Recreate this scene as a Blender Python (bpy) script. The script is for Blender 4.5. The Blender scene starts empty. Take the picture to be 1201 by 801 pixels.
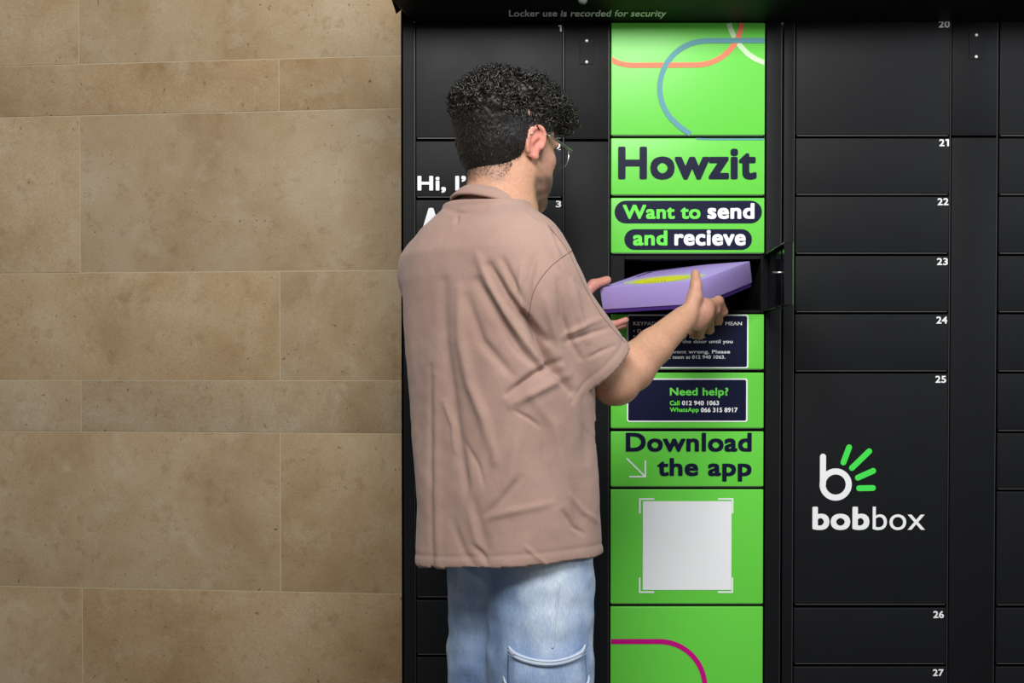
import bpy, bmesh, math, random, os
import numpy as np
from mathutils import Vector, Matrix, noise
from mathutils.bvhtree import BVHTree

random.seed(7); rng = np.random.RandomState(7)
scene = bpy.context.scene
COL = scene.collection

# ------------------------------------------------------------------ camera
F = 1668.0; CX = 600.5; CY = 465.0; TH = math.radians(1.2); CZ = 1.23
cam_data = bpy.data.cameras.new('camera'); cam = bpy.data.objects.new('camera', cam_data); COL.objects.link(cam)
cam.location = (0, 0, CZ); cam.rotation_euler = (math.pi/2 - TH, 0, 0)
cam_data.sensor_width = 36.0; cam_data.lens = 36.0*F/1201
cam_data.shift_y = (CY - 400.5)/1201
cam_data.clip_start = 0.05; cam_data.clip_end = 60
scene.camera = cam

# ------------------------------------------------------------------ light
world = bpy.data.worlds.new('world'); scene.world = world; world.use_nodes = True
world.node_tree.nodes['Background'].inputs[0].default_value = (0.93, 0.96, 1.0, 1)
world.node_tree.nodes['Background'].inputs[1].default_value = 0.17

def area(name, loc, target, sx, sy, power, col=(1, 1, 1)):
    l = bpy.data.lights.new(name, 'AREA'); l.shape = 'RECTANGLE'; l.size = sx; l.size_y = sy
    l.energy = power; l.color = col
    o = bpy.data.objects.new(name, l); COL.objects.link(o); o.location = loc
    o.rotation_euler = (Vector(target) - Vector(loc)).to_track_quat('-Z', 'Y').to_euler()
    return o
area('ceiling_lamp_light', (-0.05, 0.75, 2.95), (0.2, 3.2, 1.75), 1.4, 1.0, 92, (1.0, 0.985, 0.96))
area('side_lamp_light', (2.7, 1.3, 2.4), (0.5, 3.1, 1.5), 0.8, 0.8, 30, (0.95, 0.98, 1.0))

scene.view_settings.view_transform = 'Standard'; scene.view_settings.look = 'None'
scene.view_settings.gamma = 1; scene.view_settings.use_curve_mapping = False
scene.view_settings.exposure = 0.0

# ------------------------------------------------------------------ helpers
ct, st = math.cos(TH), math.sin(TH)
def unproj(u, v, Y):
    dx = (u-CX)/F; dz = -(v-CY)/F
    d = Vector((dx, ct + dz*st, -st + dz*ct))
    return Vector((0, 0, CZ)) + d*(Y/d.y)
FY = 3.2                                     # plane of the locker fronts
def LX(u): return (u-CX)*FY/F
def LZ(v): return unproj(CX, v, FY).z

def lin(c):
    c = c/255.0
    return c/12.92 if c <= .04045 else ((c+.055)/1.055)**2.4
def rgb(r, g, b): return (lin(r), lin(g), lin(b), 1)

def mat(name, col, rough=.5, metal=0.0, spec=.5):
    m = bpy.data.materials.new(name); m.use_nodes = True
    b = m.node_tree.nodes['Principled BSDF']
    b.inputs['Base Color'].default_value = col; b.inputs['Roughness'].default_value = rough
    b.inputs['Metallic'].default_value = metal; b.inputs['Specular IOR Level'].default_value = spec
    return m
def N(m, t, **kw):
    n = m.node_tree.nodes.new(t)
    for k, v in kw.items(): setattr(n, k, v)
    return n
def L(m, a, b): m.node_tree.links.new(a, b)
def bsdf(m): return m.node_tree.nodes['Principled BSDF']
def noise_node(m, scale, detail=4, rough=.55, coord='Object', stretch=None):
    tc = N(m, 'ShaderNodeTexCoord'); n = N(m, 'ShaderNodeTexNoise')
    n.inputs['Scale'].default_value = scale; n.inputs['Detail'].default_value = detail; n.inputs['Roughness'].default_value = rough
    if stretch:
        mp = N(m, 'ShaderNodeMapping'); mp.inputs['Scale'].default_value = stretch
        L(m, tc.outputs[coord], mp.inputs[0]); L(m, mp.outputs[0], n.inputs['Vector'])
    else: L(m, tc.outputs[coord], n.inputs['Vector'])
    return n
def ramp(m, fac, stops):
    r = N(m, 'ShaderNodeValToRGB'); e = r.color_ramp.elements
    while len(e) < len(stops): e.new(.5)
    for el, (p, c) in zip(e, stops): el.position = p; el.color = c
    L(m, fac, r.inputs[0]); return r
def mixc(m, fac, a, b, mode='MIX'):
    x = N(m, 'ShaderNodeMix', data_type='RGBA', blend_type=mode)
    for s, v in ((0, fac), (6, a), (7, b)):
        if hasattr(v, 'is_output') or hasattr(v, 'links'): L(m, v, x.inputs[s])
        else: x.inputs[s].default_value = v
    return x.outputs[2]
def bump(m, h, strength, dist):
    b = N(m, 'ShaderNodeBump'); b.inputs['Strength'].default_value = strength; b.inputs['Distance'].default_value = dist
    L(m, h, b.inputs['Height']); return b
def grain(m, scale, strength, dist, rough=None):
    n = noise_node(m, scale, 3); b = bump(m, n.outputs[0], strength, dist)
    L(m, b.outputs[0], bsdf(m).inputs['Normal'])
    if rough:
        n2 = noise_node(m, 9, 4)
        r = N(m, 'ShaderNodeMapRange'); r.inputs['To Min'].default_value = rough[0]; r.inputs['To Max'].default_value = rough[1]
        L(m, n2.outputs[0], r.inputs[0]); L(m, r.outputs[0], bsdf(m).inputs['Roughness'])
    return m

# ------------------------------------------------------------------ materials
M = {}
M['black'] = grain(mat('black_powder_coat', (.0068, .0074, .0088, 1), .5, spec=.17), 900, .35, .0006, (.42, .56))
M['frame'] = grain(mat('black_frame_paint', (.0055, .0060, .0072, 1), .5, spec=.15), 900, .3, .0006, (.46, .60))
M['lip'] = mat('lip_highlight_grey', (.085, .086, .088, 1), .4)  # paler grey paints the light caught along door bottoms
M['edge'] = mat('edge_highlight_grey', (.035, .036, .040, 1), .4)  # highlight on the vertical gap edges, put into the colour
M['inside'] = mat('dark_interior_paint', (.006, .006, .007, 1), .55)
M['gloss'] = mat('glossy_black_door_back', (.010, .010, .013, 1), .16)
M['green'] = grain(mat('green_vinyl_wrap', rgb(102, 210, 68), .34), 500, .12, .0004, (.30, .42))
M['navy'] = mat('navy_print', rgb(15, 19, 50), .4, spec=.2)
M['white'] = mat('white_print', rgb(240, 241, 244), .5, spec=.2)
M['grey_print'] = mat('grey_print', rgb(150, 150, 150), .5, spec=.2)
M['green_print'] = mat('green_print', rgb(110, 226, 84), .45, spec=.2)
M['logo_green'] = mat('logo_green_print', rgb(72, 226, 84), .45, spec=.2)
M['orange'] = mat('orange_print', rgb(255, 132, 102), .45, spec=.2)
M['blue'] = mat('blue_grey_print', rgb(98, 156, 166), .45, spec=.2)
M['pale'] = mat('pale_print', rgb(205, 240, 190), .45, spec=.2)
M['pink'] = mat('magenta_print', rgb(196, 10, 128), .45, spec=.2)
M['steel'] = mat('steel', (.62, .61, .58, 1), .28, 1.0)
M['rivet'] = mat('rivet_metal', (.72, .72, .70, 1), .45, .3)
M['mortar'] = mat('pale_mortar', rgb(196, 180, 150), .9)
M['floor'] = mat('grey_floor', rgb(120, 118, 112), .6)
M['dome'] = mat('smoked_dome', rgb(105, 105, 108), .3)

def stone(name, tint):
    m = mat(name, (1, 1, 1, 1), .72, spec=.3)
    oi = N(m, 'ShaderNodeObjectInfo'); tc = N(m, 'ShaderNodeTexCoord')
    add = N(m, 'ShaderNodeVectorMath', operation='ADD'); L(m, tc.outputs['Object'], add.inputs[0])
    sc = N(m, 'ShaderNodeVectorMath', operation='SCALE'); comb = N(m, 'ShaderNodeCombineXYZ')
    L(m, oi.outputs['Random'], comb.inputs[0]); L(m, oi.outputs['Random'], comb.inputs[2]); L(m, comb.outputs[0], sc.inputs[0]); sc.inputs['Scale'].default_value = 9
    L(m, sc.outputs[0], add.inputs[1])
    def nz(s, d=5, r=.6, dist=0):
        n = N(m, 'ShaderNodeTexNoise'); n.inputs['Scale'].default_value = s; n.inputs['Detail'].default_value = d
        n.inputs['Roughness'].default_value = r; n.inputs['Distortion'].default_value = dist
        L(m, add.outputs[0], n.inputs['Vector']); return n.outputs[0]
    base = ramp(m, nz(3.2, 6, .62, .3), [(.30, rgb(158, 132, 98)), (.50, rgb(178, 155, 123)), (.70, rgb(190, 172, 145))]).outputs[0]
    cloud = ramp(m, nz(11, 7, .62, .25), [(.55, (0, 0, 0, 1)), (.70, (1, 1, 1, 1))]).outputs[0]
    c = mixc(m, cloud, base, rgb(188, 174, 150))
    c2 = N(m, 'ShaderNodeMix', data_type='RGBA'); f = N(m, 'ShaderNodeMath', operation='MULTIPLY'); L(m, cloud, f.inputs[0]); f.inputs[1].default_value = .55
    L(m, f.outputs[0], c2.inputs[0]); L(m, base, c2.inputs[6]); c2.inputs[7].default_value = rgb(190, 176, 152)
    dark = ramp(m, nz(24, 6, .7, .2), [(.32, (1, 1, 1, 1)), (.44, (0, 0, 0, 1))]).outputs[0]
    f2 = N(m, 'ShaderNodeMath', operation='MULTIPLY'); L(m, dark, f2.inputs[0]); f2.inputs[1].default_value = .38
    c = mixc(m, f2.outputs[0], c2.outputs[2], rgb(140, 110, 74))
    pit = ramp(m, nz(85, 2, .5, .6), [(.24, (1, 1, 1, 1)), (.29, (0, 0, 0, 1))]).outputs[0]
    f3 = N(m, 'ShaderNodeMath', operation='MULTIPLY'); L(m, pit, f3.inputs[0]); f3.inputs[1].default_value = .75
    c = mixc(m, f3.outputs[0], c, rgb(84, 68, 48))
    fine = ramp(m, nz(260, 3, .7), [(.3, (.82, .82, .82, 1)), (.7, (1.14, 1.14, 1.14, 1))]).outputs[0]
    c = mixc(m, 1.0, c, fine, 'MULTIPLY')
    vein = ramp(m, nz(6, 3, .5, 1.2), [(.485, (0, 0, 0, 1)), (.5, (1, 1, 1, 1)), (.515, (0, 0, 0, 1))]).outputs[0]
    c = mixc(m, 1.0, c, tint, 'MULTIPLY')
    L(m, c, bsdf(m).inputs['Base Color'])
    b = bump(m, nz(70, 5, .7), .35, .002); L(m, b.outputs[0], bsdf(m).inputs['Normal'])
    return m
STONES = [stone('travertine_' + n, t) for n, t in (('tan', (1, 1, 1, 1)), ('ochre', (1.0, .965, .90, 1)), ('brown', (.95, .90, .83, 1)), ('grey', (.93, .96, 1.0, 1)), ('cream', (1.05, 1.04, 1.02, 1)))]

# ------------------------------------------------------------------ mesh helpers
def link(name, me, m=None, parent=None, kind=None):
    o = bpy.data.objects.new(name, me); COL.objects.link(o)
    if m is not None and me is not None: me.materials.append(m)
    if parent is not None: o.parent = parent
    if kind: o['kind'] = kind
    return o
def thing(name, label, cat, loc=(0, 0, 0), group=None):
    o = bpy.data.objects.new(name, None); COL.objects.link(o); o.location = loc; o.empty_display_size = .05
    o['label'] = label; o['category'] = cat
    if group: o['group'] = group
    bpy.context.view_layer.update()
    return o
def settle(o, parent):
    """parent o keeping its world coordinates"""
    o.parent = parent
    w = Matrix.Identity(4); p = parent
    while p:
        w = p.matrix_parent_inverse @ p.matrix_basis @ w
        p = p.parent
    o.matrix_parent_inverse = w.inverted()
    return o
def boxes(lst, bevel=0.0, seg=2):
    bm = bmesh.new()
    for (x0, x1, y0, y1, z0, z1) in lst:
        r = bmesh.ops.create_cube(bm, size=1)
        for v in r['verts']:
            v.co = Vector(((x0+x1)/2 + v.co.x*(x1-x0), (y0+y1)/2 + v.co.y*(y1-y0), (z0+z1)/2 + v.co.z*(z1-z0)))
    if bevel: bmesh.ops.bevel(bm, geom=bm.edges[:], offset=bevel, segments=seg, profile=.6, affect='EDGES')
    me = bpy.data.meshes.new('box'); bm.to_mesh(me); bm.free()
    if bevel:
        me.polygons.foreach_set('use_smooth', [True]*len(me.polygons))
        if hasattr(me, 'set_sharp_from_angle'): me.set_sharp_from_angle(angle=math.radians(40))
    return me
def tube_mesh(pts, rad, sides=8, closed=False, cap=True):
    vs, fs = [], []
    n = len(pts); rads = rad if hasattr(rad, '__len__') else [rad]*n
    prev = None
    for i, p in enumerate(pts):
        a = pts[(i-1) % n] if (closed or i) else pts[0]; b = pts[(i+1) % n] if (closed or i < n-1) else pts[-1]
        t = (Vector(b)-Vector(a)).normalized()
        if prev is None: up = Vector((0, 0, 1)) if abs(t.z) < .9 else Vector((1, 0, 0)); s = t.cross(up).normalized()
        else: s = (prev - t*prev.dot(t)).normalized()
        prev = s; q = t.cross(s)
        for k in range(sides):
            an = 2*math.pi*k/sides
            vs.append(Vector(p) + (s*math.cos(an)+q*math.sin(an))*rads[i])
    rng_ = range(n) if closed else range(n-1)
    for i in rng_:
        j = (i+1) % n
        for k in range(sides):
            l = (k+1) % sides
            fs.append((i*sides+k, i*sides+l, j*sides+l, j*sides+k))
    if cap and not closed:
        fs.append(tuple(range(sides))[::-1]); fs.append(tuple((n-1)*sides+k for k in range(sides)))
    me = bpy.data.meshes.new('tube'); me.from_pydata([tuple(v) for v in vs], [], fs); me.validate()
    me.polygons.foreach_set('use_smooth', [True]*len(me.polygons))
    return me
def flat_poly(pts, y, t=.0005):
    """polygon (X,Z) list as a thin plate facing -Y"""
    n = len(pts)
    vs = [(x, y, z) for x, z in pts] + [(x, y+t, z) for x, z in pts]
    bm = bmesh.new(); bv = [bm.verts.new(v) for v in vs]
    bm.faces.new(bv[:n]); bm.faces.new(bv[n:][::-1])
    for i in range(n): bm.faces.new((bv[i], bv[i+n], bv[(i+1) % n+n], bv[(i+1) % n]))
    bmesh.ops.recalc_face_normals(bm, faces=bm.faces[:])
    me = bpy.data.meshes.new('plate'); bm.to_mesh(me); bm.free(); return me
def rrect(u0, v0, u1, v1, r, n=8):
    """rounded rectangle in picture pixels on the locker plane -> X,Z"""
    out = []
    for cx, cy, a0 in ((u1-r, v0+r, -90), (u1-r, v1-r, 0), (u0+r, v1-r, 90), (u0+r, v0+r, 180)):
        for i in range(n+1):
            a = math.radians(a0 + 90*i/n); out.append((LX(cx+r*math.cos(a)), LZ(cy+r*math.sin(a))))
    return out
def ribbon(path, w, y, t=.0005, u_lim=None, caps=False):
    """strip of constant width along a pixel path, on the locker plane"""
    P = [Vector((LX(u), LZ(v))) for u, v in path]; hw = w*FY/F/2; Lf, Rt = [], []
    for i, p in enumerate(P):
        a = P[max(0, i-1)]; b = P[min(len(P)-1, i+1)]; d = (b-a).normalized(); nrm = Vector((-d.y, d.x))
        Lf.append(p+nrm*hw); Rt.append(p-nrm*hw)
    if u_lim:
        lo, hi = LX(u_lim[0]), LX(u_lim[1])
        for q in Lf+Rt: q.x = min(max(q.x, lo), hi)
    vs, fs = [], []; n = len(P)
    for q in Lf: vs.append((q.x, y, q.y))
    for q in Rt: vs.append((q.x, y, q.y))
    for q in Lf: vs.append((q.x, y+t, q.y))
    for q in Rt: vs.append((q.x, y+t, q.y))
    for i in range(n-1):
        fs += [(i, i+1, n+i+1, n+i), (2*n+i, 3*n+i, 3*n+i+1, 2*n+i+1), (i, 2*n+i, 2*n+i+1, i+1), (n+i, n+i+1, 3*n+i+1, 3*n+i)]
    bm = bmesh.new(); me = bpy.data.meshes.new('ribbon'); me.from_pydata(vs, [], fs); bm.from_mesh(me)
    bmesh.ops.recalc_face_normals(bm, faces=bm.faces[:]); bm.to_mesh(me); bm.free()
    return me
def capsule2d(a, b, w, y, t=.0005):
    pts = []; r = w/2; ang = math.atan2(b[1]-a[1], b[0]-a[0])
    for c, s in ((b, -90), (a, 90)):
        for i in range(9):
            q = ang + math.radians(s + 180*i/8); pts.append((LX(c[0]+r*math.cos(q)), LZ(c[1]+r*math.sin(q))))
    return flat_poly(pts, y, t)
def join_meshes(ms):
    bm = bmesh.new()
    for m in ms: bm.from_mesh(m)
    me = bpy.data.meshes.new('joined'); bm.to_mesh(me); bm.free(); return me

def text_mesh(body, bold=0.0, spacing=1.0, res=5):
    c = bpy.data.curves.new('text', 'FONT'); c.body = body; c.size = 1; c.resolution_u = res
    c.space_character = spacing + bold*1.6
    o = bpy.data.objects.new('tmp_text', c); COL.objects.link(o)
    bpy.context.view_layer.update()
    me = bpy.data.meshes.new_from_object(o.evaluated_get(bpy.context.evaluated_depsgraph_get()))
    bpy.data.objects.remove(o); bpy.data.curves.remove(c)
    if bold > 0:                      # bold weight: the outline swept round a small circle
        ms = []
        for k, (a, b) in enumerate(((-.85, -.85), (.85, -.85), (.85, .85), (-.85, .85), (1, 0), (-1, 0), (0, 1), (0, -1))):
            m2 = me.copy()
            m2.transform(Matrix.Translation((bold*a, bold*b, -.00001*k))); ms.append(m2)
        me = join_meshes(ms)
    return me
def fit_text(body, u0, v0, u1, v1, m, parent, y=FY-.0011, weight=.035, name='lettering', plane=None, spacing=1.0):
    me = text_mesh(body, weight*.68, spacing)
    me.materials.clear()
    co = np.empty(len(me.vertices)*3, np.float32); me.vertices.foreach_get('co', co); co = co.reshape(-1, 3)
    lo = co.min(0); hi = co.max(0); bk = np.round(co[:, 2]*1e5)
    fx = (co[:, 0]-lo[0])/(hi[0]-lo[0]); fz = (co[:, 1]-lo[1])/(hi[1]-lo[1])
    out = np.zeros_like(co)
    if plane is None:
        x0, x1, z0, z1 = LX(u0), LX(u1), LZ(v1), LZ(v0)
        out[:, 0] = x0+fx*(x1-x0); out[:, 1] = y - .00003*(bk+10); out[:, 2] = z0+fz*(z1-z0)
    else:
        A, B, C_ = [np.array(plane(*q)) for q in ((u0, v1), (u1, v1), (u0, v0))]
        out = A + fx[:, None]*(B-A) + fz[:, None]*(C_-A) + np.array([0, -.00002, -.00005])*(bk+10)[:, None]
    me.vertices.foreach_set('co', out.astype(np.float32).ravel()); me.update()
    return settle(link(name, me, m), parent)

# ------------------------------------------------------------------ stone wall, floor
WY0 = 3.8; WX0 = (470-CX)*WY0/F; WA = math.atan(.125); wc, ws = math.cos(WA), math.sin(WA)
def wall_s(u):       # distance along the wall, growing to the left, of picture column u
    k = (u-CX)/F
    return (WX0 - k*WY0)/(wc + k*ws)
def wall_z(u, v):
    s = wall_s(u); return unproj(u, v, WY0+s*ws).z
wall = link('wall_left', boxes([(-3.2, 2.2, -.0146, .2, 0, 2.75)]), M['mortar'], kind='structure')
wall.location = (WX0, WY0+.016, 0); wall.rotation_euler = (0, 0, -WA)
floor = link('floor', boxes([(-5, 4, -3, 5, -.1, 0)]), M['floor'], kind='structure')
zj = [wall_z(235, v) for v in (71.5, 132.5, 318.8, 446, 507, 692)]
course = [z for z in zj]
H1, H2 = zj[0]-zj[1], zj[1]-zj[2]; H3 = zj[2]-zj[3]
lines = [2.75] + zj + [zj[5]-H3, zj[5]-H3-H1, .0]
sA = wall_s(95.5); sB = wall_s(329); P2 = abs(sA-sB)*2
tints = {0: [4, 4], 1: [1, 2], 2: [0, 4], 3: [0, 1], 4: [3, 3], 5: [1, 0], 6: [2, 0], 7: [0, 3], 8: [2, 2]}
bi = 0
for r in range(len(lines)-1):
    z1, z0 = lines[r], lines[r+1]
    if z1-z0 < .02: continue
    s0 = sA if r % 2 == 0 else sB
    k = -5
    while True:
        a = s0 + k*P2; b = a + P2; k += 1
        if a > 3.1: break
        if b < -2.15: continue
        a = max(a, -2.18); b = min(b, 3.15)
        g = .0013
        pr = random.uniform(-.0008, .0008)
        me = boxes([(-b+g, -a-g, -.016+pr, .02, z0+g, z1-g)], .0016, 2)
        m = STONES[tints.get(r, [0])[k % 2] if r in tints else 0]
        o = link('stone_block', me, m); o.parent = wall
        bi += 1

# ------------------------------------------------------------------ lockers
DT = .018                                     # door thickness
def door_box(u0, v0, u1, v1, parent, m, name='door', y=FY):
    me = boxes([(LX(u0), LX(u1), y, y+DT, LZ(v1), LZ(v0))], .0022, 3)
    d = settle(link(name, me, m), parent)
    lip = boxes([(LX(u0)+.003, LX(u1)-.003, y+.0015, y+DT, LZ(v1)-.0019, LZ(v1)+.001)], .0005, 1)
    settle(link('bottom_highlight', lip, M['lip']), d)  # added strip, drawn as the bright reflected line under the door
    return d
def panel(u0, v0, u1, v1, parent, name='post_panel', y=FY, m=None):
    me = boxes([(LX(u0), LX(u1), y, y+.02, LZ(v1), LZ(v0))], .0015, 2)
    return settle(link(name, me, m or M['frame']), parent)
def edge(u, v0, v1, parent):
    settle(link('edge_highlight', boxes([(LX(u)-.0009, LX(u)+.0009, FY+.0005, FY+.012, LZ(v1), LZ(v0))], .0003, 1), M['edge']), parent)  # added strip whose grey imitates light catching the gap edge
def blank(u0, v0, u1, v1, parent):
    """small riveted cover plate on a post panel"""
    o = settle(link('cover_plate', boxes([(LX(u0), LX(u1), FY-.0012, FY+.002, LZ(v1), LZ(v0))], .0006, 1), M['frame']), parent)
    for v in (v0+2.7, v1-2.7):
        bm = bmesh.new(); bmesh.ops.create_uvsphere(bm, u_segments=12, v_segments=8, radius=.0036)
        for q in bm.verts: q.co = Vector((q.co.x+LX((u0+u1)/2), q.co.y*.5+FY-.0015, q.co.z+LZ(v)))
        me = bpy.data.meshes.new('rivet'); bm.to_mesh(me); bm.free(); me.polygons.foreach_set('use_smooth', [True]*len(me.polygons))
        settle(link('rivet', me, M['rivet']), o if False else parent)
def carcass(root, u0, u1, cols, name='carcass', open_row=None):
    """back, sides, top, bottom and shelves behind the doors"""
    x0, x1 = LX(u0), LX(u1); zt = LZ(24); yb = 3.58
    L_ = [(x0, x0+.003, FY+.02, yb, 0, zt), (x1-.003, x1, FY+.02, yb, 0, zt), (x0, x1, yb-.004, yb, 0, zt), (x0, x1, FY+.02, yb, zt-.004, zt), (x0, x1, FY+.02, yb, .08, .084)]
    for (a, b) in cols:
        L_ += [(LX(a)-.004, LX(a)-.001, FY+.0205, yb-.01, .08, zt-.005), (LX(b)+.001, LX(b)+.004, FY+.0205, yb-.01, .08, zt-.005)]
    o = settle(link(name, boxes(L_), M['inside']), root); return o

def one(u0, v0, u1, v1, parent):
    w = (u1-u0); h_ = v1-v0; st_ = w*.52
    P = [(u1-st_, v1), (u1-st_, v0+h_*.22), (u0, v0+h_*.24), (u0, v0), (u1, v0), (u1, v1)]
    settle(link('number', flat_poly([(LX(a), LZ(b)) for a, b in P], FY-.0013, .0004), M['white']), parent)
rows_std = [(162, 227.5), (230.5, 296.5), (300, 365), (368.5, 434.5), (438, 708.5), (713, 778), (782, 847), (851, 916), (920, 985), (988, 1036)]
numbers = []
# ---- cabinet with the green column
A = thing('parcel_locker', 'black locker cabinet with the green middle column, behind the man', 'locker', (LX(693), FY+.2, 0))
# frame strips
side = settle(link('side_frame', boxes([(LX(471), LX(485.6), FY-.004, FY+.02, 0, LZ(12)), (LX(471), LX(474), FY-.004, 3.58, 0, LZ(12))], .001, 1), M['frame']), A)
panel(897.8, 24, 915.3, 1040, A, 'side_frame', FY)
settle(link('plinth', boxes([(LX(487), LX(914), FY+.004, FY+.03, 0.0, LZ(1041))], .001, 1), M['frame']), A)
settle(link('top_rail', boxes([(LX(486), LX(915), FY+.002, FY+.03, LZ(24.5), LZ(8))], .001, 1), M['frame']), A)
carcass(A, 473, 915, [(488, 660), (716, 896)])
left_rows = [(29, 161.5), (165.5, 230.5), (234.5, 297), (300, 365), (368.5, 434.5), (438, 502), (506, 570), (574, 636), (640, 699.5), (704, 767), (771, 835), (839, 905), (909, 975), (979, 1036)]
left_doors = []
for i, (a, b) in enumerate(left_rows):
    left_doors.append(door_box(488, a, 659.5, b, A, M['black']))
for n, (d, u0, v0, u1, v1) in enumerate(((1, 651.8, 168, 657.5, 176), (2, 651.6, 235.6, 658, 243.2))):
    fit_text(str(n+2), u0, v0, u1, v1, M['white'], left_doors[d], name='number')
one(654.6, 29.6, 658.4, 37, left_doors[0])
fit_text("Hi, I\u2019m", 490, 206.2, 569, 226.2, M['white'], left_doors[1], weight=.045)
fit_text("A", 492, 243.8, 520, 285, M['white'], left_doors[2], weight=.07)
panel(662, 29, 713.2, 163, A); panel(662, 166, 713.2, 1036, A); blank(679.5, 45.3, 695.8, 75.6, A)

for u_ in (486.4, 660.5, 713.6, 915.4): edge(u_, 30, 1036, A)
G = {}
green_rows = {'loops': (26.5, 158.5), 'howzit': (162, 228.5), 'want': (232, 296.8), 'keypad': (368.6, 433), 'help': (437, 502), 'download': (506, 570.5), 'code': (574, 708), 'pink': (711.5, 847), 'low': (851, 916), 'low2': (920, 985), 'low3': (988, 1036)}
for k, (a, b) in green_rows.items():
    G[k] = door_box(716.3, a, 895.8, b, A, M['green'])
    G[k]['label'] = 'green wrapped locker door'
yp = FY-.0008
def arc(cx, cy, r, a0, a1, n=20):
    return [(cx+r*math.cos(math.radians(a0+(a1-a0)*i/n)), cy+r*math.sin(math.radians(a0+(a1-a0)*i/n))) for i in range(n+1)]
EL = (717, 895.2)
orange = [(716, 68.8), (719.5, 71.5), (724, 73.6), (729, 75.2), (735, 76.2), (742, 76.6), (815, 76.2)] + arc(815, 22.4, 53.8, 86, 6, 16) + [(868.8, 27.3)]
blue = [(896, 47.6), (828, 47.8)] + arc(828, 103, 55, -92, -222, 32)
blue += [(793, 145.5), (799.5, 151.2), (806, 155.4), (809, 157.2)]
white_l = [(853.6, 27.3), (855, 33), (858.5, 41), (863, 49), (869, 56.5), (876, 63.5), (885, 69.5), (896, 73.6)]
settle(link('printed_line', ribbon(orange, 6, yp-.0002, .0004, EL), M['orange']), G['loops'])
settle(link('printed_line', ribbon(white_l, 6, yp, .0003, EL), M['pale']), G['loops'])
settle(link('printed_line', ribbon(blue, 6, yp-.0006, .0004, EL), M['blue']), G['loops'])
settle(link('printed_line', ribbon([(816, 162.9), (830, 163.4), (895, 163.4)], 2, yp, .0004, EL), M['blue']), G['howzit'])
pink = [(716, 752.3), (772, 752.3)] + arc(774, 806, 53.7, -88, 0, 20) + [(827.7, 846)]
settle(link('printed_line', ribbon(pink, 6, yp, .0004, EL), M['pink']), G['pink'])
fit_text('Howzit', 724.5, 172, 886.5, 210.8, M['navy'], G['howzit'], weight=.05)
for (u0, v0, u1, v1) in ((720.5, 235.4, 892.8, 262), (732, 268.8, 881.3, 293)):
    settle(link('printed_pill', flat_poly(rrect(u0, v0, u1, v1, (v1-v0)/2-.1), yp, .0004), M['navy']), G['want'])
fit_text('Want to', 730, 240.2, 821, 257, M['green_print'], G['want'], weight=.05, y=FY-.0014)
fit_text('send', 829, 238.3, 884, 257, M['white'], G['want'], weight=.05, y=FY-.0014)
fit_text('and', 742, 270.2, 782.3, 288.2, M['green_print'], G['want'], weight=.05, y=FY-.0014)
fit_text('recieve', 790.5, 269.8, 874, 288.2, M['white'], G['want'], weight=.05, y=FY-.0014)
for k, r in (('keypad', (735.2, 368.9, 877.6, 432)), ('help', (735.2, 443.8, 876.8, 494.9))):
    settle(link('sign_border', flat_poly(rrect(*r, 3), yp, .0004), M['white']), G[k])
    settle(link('sign_panel', flat_poly(rrect(r[0]+1.7, r[1]+1.6, r[2]-1.7, r[3]-1.6, 2), yp-.0003, .0004), M['navy']), G[k])
ys = FY-.0018
for s, r in (('KEYPAD CODES & WHAT THEY MEAN', (742.4, 377.2, 869.8, 381.6)), ('\u2022 Door opened successfully.', (742.4, 386, 825.7, 391.3)),
             ('\u2022 Error: please try again.', (742.4, 392.2, 827, 397.5)), ('\u2022 Warning: Close the door until you', (742.4, 398.4, 859, 403.8)),
             ('\u2022 Something went wrong. Please', (742.4, 410.4, 856, 415.8)), ('call our support team at 012 940 1063.', (742.4, 416.6, 850.5, 422))):
    fit_text(s, *r, M['white'], G['keypad'], y=ys, weight=.03)
for s, r, m in (('Need help?', (785.5, 454.6, 854.2, 466.6), 'green_print'), ('Call', (785.5, 469.8, 797, 475.4), 'green_print'), ('012 940 1063', (799.8, 469.9, 843.2, 475.3), 'white'),
                ('WhatsApp', (785.5, 477.8, 819.6, 484.6), 'green_print'), ('066 315 8917', (822, 478, 865, 483.5), 'white')):
    fit_text(s, *r, M[m], G['help'], y=ys, weight=.045)
fit_text('Download', 734, 507.4, 881.8, 529.8, M['navy'], G['download'], weight=.045)
fit_text('the app', 771, 537, 881.8, 564.6, M['navy'], G['download'], weight=.045)
arrow = join_meshes([ribbon([(735, 537.4), (756.5, 558.6)], 1.8, yp), ribbon([(757, 540), (757, 559.8)], 1.8, yp-.0002), ribbon([(738, 559), (757.8, 559)], 1.8, yp-.0004)])
settle(link('printed_arrow', arrow, M['white']), G['download'])
settle(link('white_square', flat_poly(rrect(754.2, 587.8, 858.4, 691.8, .3, 1), yp, .0004), M['white']), G['code'])
br = []
for sx, sy, cx, cy in ((1, 1, 750.6, 585.2), (-1, 1, 859.6, 585.2), (1, -1, 750.6, 694.4), (-1, -1, 859.6, 694.4)):
    br = [ribbon([(cx-sx*.9, cy), (cx+sx*17, cy)], 1.9, yp), ribbon([(cx, cy), (cx, cy+sy*17)], 1.9, yp-.0002)]
    settle(link('corner_bracket', join_meshes(br), M['white']), G['code'])

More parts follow.
